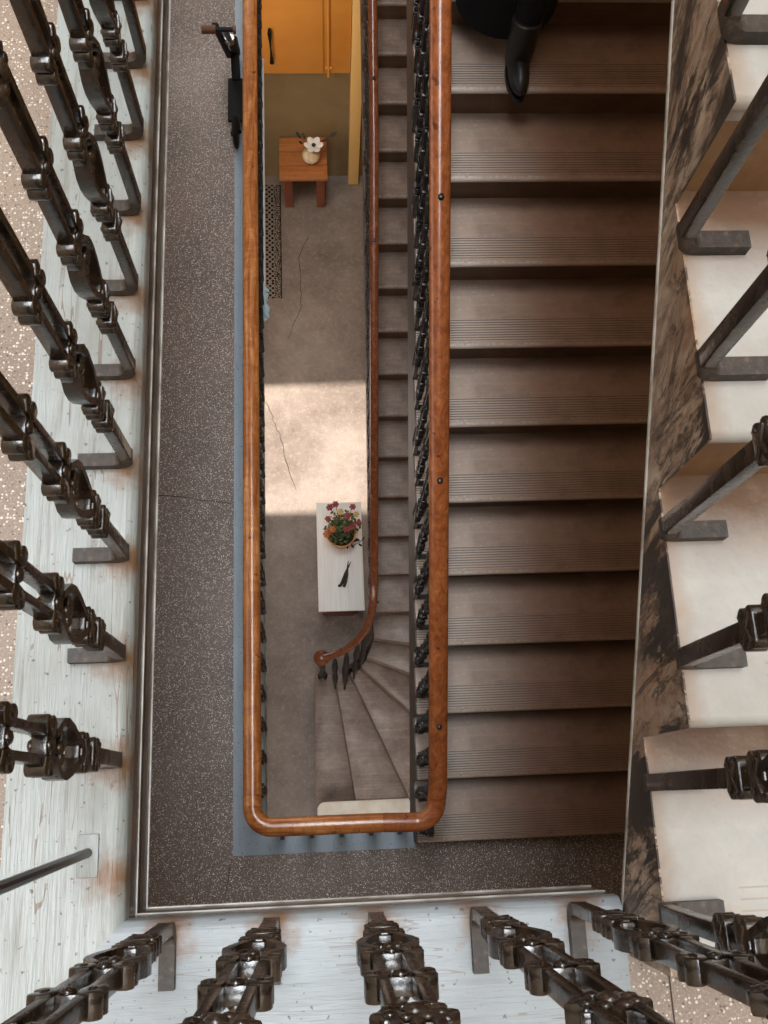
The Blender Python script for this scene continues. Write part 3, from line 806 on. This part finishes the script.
for i, (dx, dy, dz, mt) in enumerate([(-.10,.16,.13,pink),(-.05,.19,.12,pink),(.10,.16,.13,pink),(.15,.02,.10,pink),(.05,.06,.19,pink),(.04,-.05,.16,pink),(-.13,-.07,.10,orange),(-.08,-.04,.14,orange),(.13,.10,.10,yellow),(-.12,.06,.12,pink),(.09,-.02,.14,pink),(-.01,.10,.19,yellow)]):
    bm = NB(); c = c0+Vector((dx, dy, dz)); rr = random.uniform(.02, .028)
    for q in range(6):
        a = q*PI/3; ball(bm, c+Vector((math.cos(a)*rr*.7, math.sin(a)*rr*.7, 0)), rr*.7, (1,.8,.5), 6, Matrix.Rotation(a, 3, 'Z'))
    ball(bm, c+Vector((0,0,.006)), rr*.55, (1,1,.8), 6)
    tube(bm, [c0+Vector((dx*.2, dy*.2, .0)), c], .003, 5)
    link('bloom', bm, mt, pp)
# fallen sprig and leaf, dark hand tool
bm = NB(); q = Vector((.285, 2.20, zt+.006))
tube(bm, [q+Vector((-.05,-.03,0)), q, q+Vector((.05,.03,.004))], .003, 6)
for d in ((-.05,-.03),(-.02,.02),(.02,-.02),(.05,.04),(.0,.03)): ball(bm, q+Vector((*d, .002)), .017, (1.2,.6,.3), 8, Matrix.Rotation(random.random()*3, 3, 'Z'))
tag(link('fallen_sprig', bm, dark_leaf), 'small fallen sprig lying on the table right of the flowers', 'leaf')
bm = NB(); ball(bm, (.19, 2.17, zt+.004), .02, (.5,1.2,.2), 8); tag(link('fallen_leaf', bm, dark_leaf), 'single dark fallen leaf on the table below the flower pot', 'leaf')
sh = thing('garden_shears', 'pair of dark closed shears lying on the white table', 'tool', (.17, 1.9, zt))
def P2(u, v, h=.014): # along axis / across
    d = Vector((.30, 1, 0)).normalized(); s = Vector((d.y, -d.x, 0)); return Vector((.165, 1.90, zt+h))+d*u+s*v
bm = NB(); ttube(bm, [P2(-.10,-.02), P2(-.05,-.012), P2(.02,-.006), P2(.07,0)], [.012,.014,.013,.008], 8); link('handle', bm, pouch, sh)
bm = NB(); ttube(bm, [P2(-.10,.012), P2(-.05,.014), P2(.02,.008), P2(.07,0)], [.013,.014,.013,.008], 8); link('handle', bm, pouch, sh)
for s in (-1, 1):
    bm = NB(); ttube(bm, [P2(.065,0,.010), P2(.10,.006*s,.010), P2(.14,.012*s,.008)], [.008,.006,.002], 6); link('blade', bm, pouch, sh)
bm = NB(); ball(bm, P2(-.10,-.03,.014), .014, (1,1,.9), 8); link('end_loop', bm, pouch, sh)

# ------------------------------------------------------------------ kick scooter by the middle railing
ks = thing('kick_scooter', 'black kick scooter with brown grips parked beside the golden handrail', 'scooter', (-.47, 4.0, Z1))
X0 = -.475
bm = NB(); box(bm, (X0-.05, 3.95, Z1+.065), (X0+.05, 4.26, Z1+.09), .008); link('deck', bm, black_m, ks)
def wheel(y):
    t = NB()
    lathe(t, [(.03,-.014),(.075,-.014),(.09,-.010),(.095,0),(.09,.010),(.075,.014),(.03,.014)], (0,0,0), 28)
    bmesh.ops.transform(t, matrix=Matrix.Translation((X0, y, Z1+.095)) @ Matrix.Rotation(PI/2, 4, 'Y'), verts=t.verts); return t
link('wheel', wheel(3.86), black_m, ks); link('wheel', wheel(4.44), black_m, ks)
bm = NB(); obox(bm, (X0, 3.97, Z1+.08), (X0, 3.86, Z1+.10), .05, .02); obox(bm, (X0-.03, 3.85, Z1+.095), (X0+.03, 3.87, Z1+.095), .02, .02); link('rear_fork', bm, black_m, ks)
top = Vector((-.452, 3.81, Z1+.955)); bot = Vector((X0, 4.40, Z1+.16))
bm = NB(); tube(bm, [bot, bot+(top-bot)*.55], .022, 12); link('lower_column', bm, black_m, ks)
bm = NB(); tube(bm, [bot+(top-bot)*.5, top], .016, 12); o = link('steering_column', bm, grey_m, ks); o['label'] = 'grey steering tube'
bm = NB(); obox(bm, (X0, 4.25, Z1+.08), bot+Vector((0,-.01,.03)), .05, .04, (0,1,0), .006); obox(bm, (X0-.022, 4.44, Z1+.095), (X0-.022, 4.39, Z1+.2), .008, .03, (0,1,0)); obox(bm, (X0+.022, 4.44, Z1+.095), (X0+.022, 4.39, Z1+.2), .008, .03, (0,1,0)); link('front_fork', bm, black_m, ks)
bm = NB(); lathe(bm, [(.026,0),(.03,.004),(.03,.03),(.026,.034)], bot+(top-bot)*.55-Vector((0,0,.017)), 14); o = link('clamp', bm, chrome, ks); o['label'] = 'silver clamp'
bm = NB(); tube(bm, [top+Vector((-.05,0,0)), top+Vector((.055,0,0))], .013, 10); link('handlebar', bm, black_m, ks)
for s, a, b in ((-1,.045,.115),(1,.045,.058)):
    bm = NB(); tube(bm, [top+Vector((s*a,0,0)), top+Vector((s*b,0,0))], .022, 12); o = link('grip', bm, grip_m, ks); o['label'] = 'brown grip'
# carry bag strapped to the column
bm = NB(); obox(bm, (X0-.035, 4.36, Z1+.16), (X0-.028, 3.86, Z1+.93), .034, .03, (0,1,0), .008); bmesh.ops.transform(bm, matrix=Matrix.Translation((0,.0,0)), verts=bm.verts); o = link('folding_bar', bm, black_m, ks)

# ------------------------------------------------------------------ person on the middle flight
zf = Z1+11*RISE
pr = thing('person', 'person in long black coat and boots coming down the middle flight', 'person', (.73, 2.93, zf))
def skinned(name, verts, edges, radii, mat, root=0, sub=2):
    me = bpy.data.meshes.new(name); me.from_pydata(verts, edges, []); me.materials.append(mat.m)
    o = bpy.data.objects.new(name, me); COL.objects.link(o); o.parent = pr
    m = o.modifiers.new('skin', 'SKIN'); m.use_smooth_shade = True
    for i, r in enumerate(radii):
        me.skin_vertices[0].data[i].radius = (r, r) if not isinstance(r, tuple) else r
    me.skin_vertices[0].data[root].use_root = True
    s = o.modifiers.new('sub', 'SUBSURF'); s.levels = sub; s.render_levels = sub
    return o
V = [(0,0,.92),(0,-.01,1.12),(0,-.01,1.30),(0,-.015,1.44),(0,-.03,1.53),(0,-.045,1.62),(0,-.04,1.70),
     (.09,-.02,.88),(.085,-.15,.50),(.07,-.17,.10),(.07,-.26,.045),
     (-.09,.0,.88),(-.08,-.06,.60),(-.07,.13,.27),(-.07,.05,.215),
     (.17,-.01,1.38),(.25,.02,1.12),(.20,-.13,.97),(.16,-.19,.93),
     (-.17,-.01,1.38),(-.25,.02,1.12),(-.20,-.13,.97),(-.16,-.19,.93),(0,-.135,1.60)]
Ed = [(0,1),(1,2),(2,3),(3,4),(4,5),(5,6),(0,7),(7,8),(8,9),(9,10),(0,11),(11,12),(12,13),(13,14),(2,15),(15,16),(16,17),(17,18),(2,19),(19,20),(20,21),(21,22),(5,23)]
Rd = [.13,.12,.13,.06,.07,.095,.07,.085,.055,.034,.03,.085,.055,.034,.03,.065,.045,.035,.03,.065,.045,.035,.03,.014]
skinned('body', V, Ed, Rd, skin_m)
skinned('trousers', [V[0],V[7],V[8],(.07,-.17,.06),V[11],V[12],(-.07,.13,.24)], [(0,1),(1,2),(2,3),(0,4),(4,5),(5,6)], [.15,.10,.07,.05,.10,.07,.05], trouser_m)
for nm, a, t in (('boot', (.07,-.17,.0), 0), ('boot', (-.07,.13,.17), 0)):
    bm = NB(); c = Vector(a)
    lathe(bm, [(.045,.04),(.054,.08),(.056,.14),(.054,.2),(.058,.27),(.052,.275)], c+Vector((0,.0,0)), 18)
    ball(bm, c+Vector((0,-.045,.055)), .06, (.72,2.0,.95), 14)
    lathe(bm, [(.044,0),(.046,.006),(.044,.02)], c+Vector((0,-.045,0)), 20, 1, 2.6)
    o = link(nm, bm, boot_m, None); o.parent = pr
bm = NB(); lathe(bm, [(.20,.20),(.205,.6),(.18,.85),(.155,1.05),(.19,1.25),(.20,1.36),(.12,1.45),(.08,1.47),(.07,1.45),(.11,1.40),(.14,1.05),(.16,.85),(.195,.6),(.19,.205)], (0,.0,0), 28, 1, .78)
for v in bm.verts:
    k = max(0, 1-(v.co.z-.2)/.5); v.co.x += .015*k
    if v.co.y < 0: v.co.z += .35*v.co.y*k*k
o = link('coat', bm, coat_m, None); o.parent = pr
for s in (1,-1):
    bm = NB(); ttube(bm, [(s*.16,-.01,1.40),(s*.215,0,1.30),(s*.255,.02,1.12),(s*.235,-.06,1.02),(s*.17,-.165,.94)], [.085,.08,.066,.062,.06], 14); o = link('sleeve', bm, coat_m, None); o.parent = pr
bm = NB(); ball(bm, (0,-.015,1.665), .112, (.92,1.02,.95), 18); ball(bm, (0,.045,1.58), .09, (.95,.7,1.2), 14); o = link('hair', bm, hair_m, None); o.parent = pr
for s in (1,-1):
    bm = NB(); ball(bm, (s*.034,-.128,1.635), .011, (1.2,.7,.8), 10); o = link('eye', bm, eye_m, None); o.parent = pr
    bm = NB(); ball(bm, (s*.094,-.04,1.615), .028, (.4,.7,1.1), 10); o = link('ear', bm, skin_m, None); o.parent = pr
bm = NB(); ball(bm, (0,-.128,1.555), .022, (1.2,.4,.35), 10); o = link('mouth', bm, pink, None); o.parent = pr

# ------------------------------------------------------------------ camera
cd = bpy.data.cameras.new('camera'); cam = bpy.data.objects.new('camera', cd); COL.objects.link(cam); S.camera = cam
ax = [[0.9978137609740914, -0.02581620024299316, 0.06083767102505325], [-0.04213251934989199, -0.9577127041234098, 0.28462471286565544], [0.050917081848529985, -0.2865656995623159, -0.9567066167903254]]
R = Matrix([[a[0], -a[1], -a[2]] for a in ax])   # rows = world axes seen in (right, up, back)
cam.matrix_world = Matrix.Translation((0, 0, 1.447746657)) @ R.to_4x4()
cd.sensor_fit = 'VERTICAL'; cd.sensor_height = 36; cd.lens = 964.566*36/1024; cd.clip_start = .02

# ------------------------------------------------------------------ light
def area(name, loc, size, power, col, rot=(0,0,0), spread=180):
    l = bpy.data.lights.new(name, 'AREA'); l.shape = 'RECTANGLE'; l.size, l.size_y = size; l.energy = power; l.color = col; l.spread = math.radians(spread)
    o = bpy.data.objects.new(name, l); COL.objects.link(o); o.location = loc; o.rotation_euler = rot; return o
area('skylight', (.05, .2, 12), (4.2, 12.5), 3900, (.93,.97,1.0))
area('landing_window', (-.8, 6.5, -1.5), (1.9, 2.0), 64, (1,.95,.9), (math.radians(-80), 0, 0))
area('corridor_fill', (XL+.04, 1.6, -1.55), (1.5, 3.6), 30, (.95,.97,1), (0, math.radians(-80), 0))  # added fill brightening the middle landing and treads; the wall has no window
area('doorway_sky', (XL+.05, 3.4, Z0+1.05), (2.0, 1.3), 30, (1,.97,.93), (0, math.radians(-90), 0))
area('cupboard_fill', (-.9, 5.0, -4.3), (.5,.5), 26, (1,.80,.58), (math.radians(35), 0, math.radians(-25)))  # added warm fill to lift the dark cupboard wall; no fixture hangs here
area('hall_fill', (-.2, -1.52, -5.6), (2.4, 1.5), 62, (.97,.98,1), (math.radians(60), 0, 0))  # added fill from the back wall for the ground floor; no opening there
sl = bpy.data.lights.new('daylight_sun', 'SUN'); sl.energy = 17; sl.angle = math.radians(2.5); sl.color = (1,.93,.84)
so = bpy.data.objects.new('daylight_sun', sl); COL.objects.link(so)
so.rotation_euler = Vector((1, 0, -.80)).to_track_quat('-Z', 'Y').to_euler()
W = bpy.data.worlds.new('sky'); S.world = W; W.use_nodes = True
W.node_tree.nodes['Background'].inputs[0].default_value = (.85, .92, 1, 1); W.node_tree.nodes['Background'].inputs[1].default_value = .6
S.view_settings.view_transform = 'Standard'; S.view_settings.look = 'None'; S.view_settings.gamma = 1; S.view_settings.use_curve_mapping = False
S.view_settings.exposure = -.17
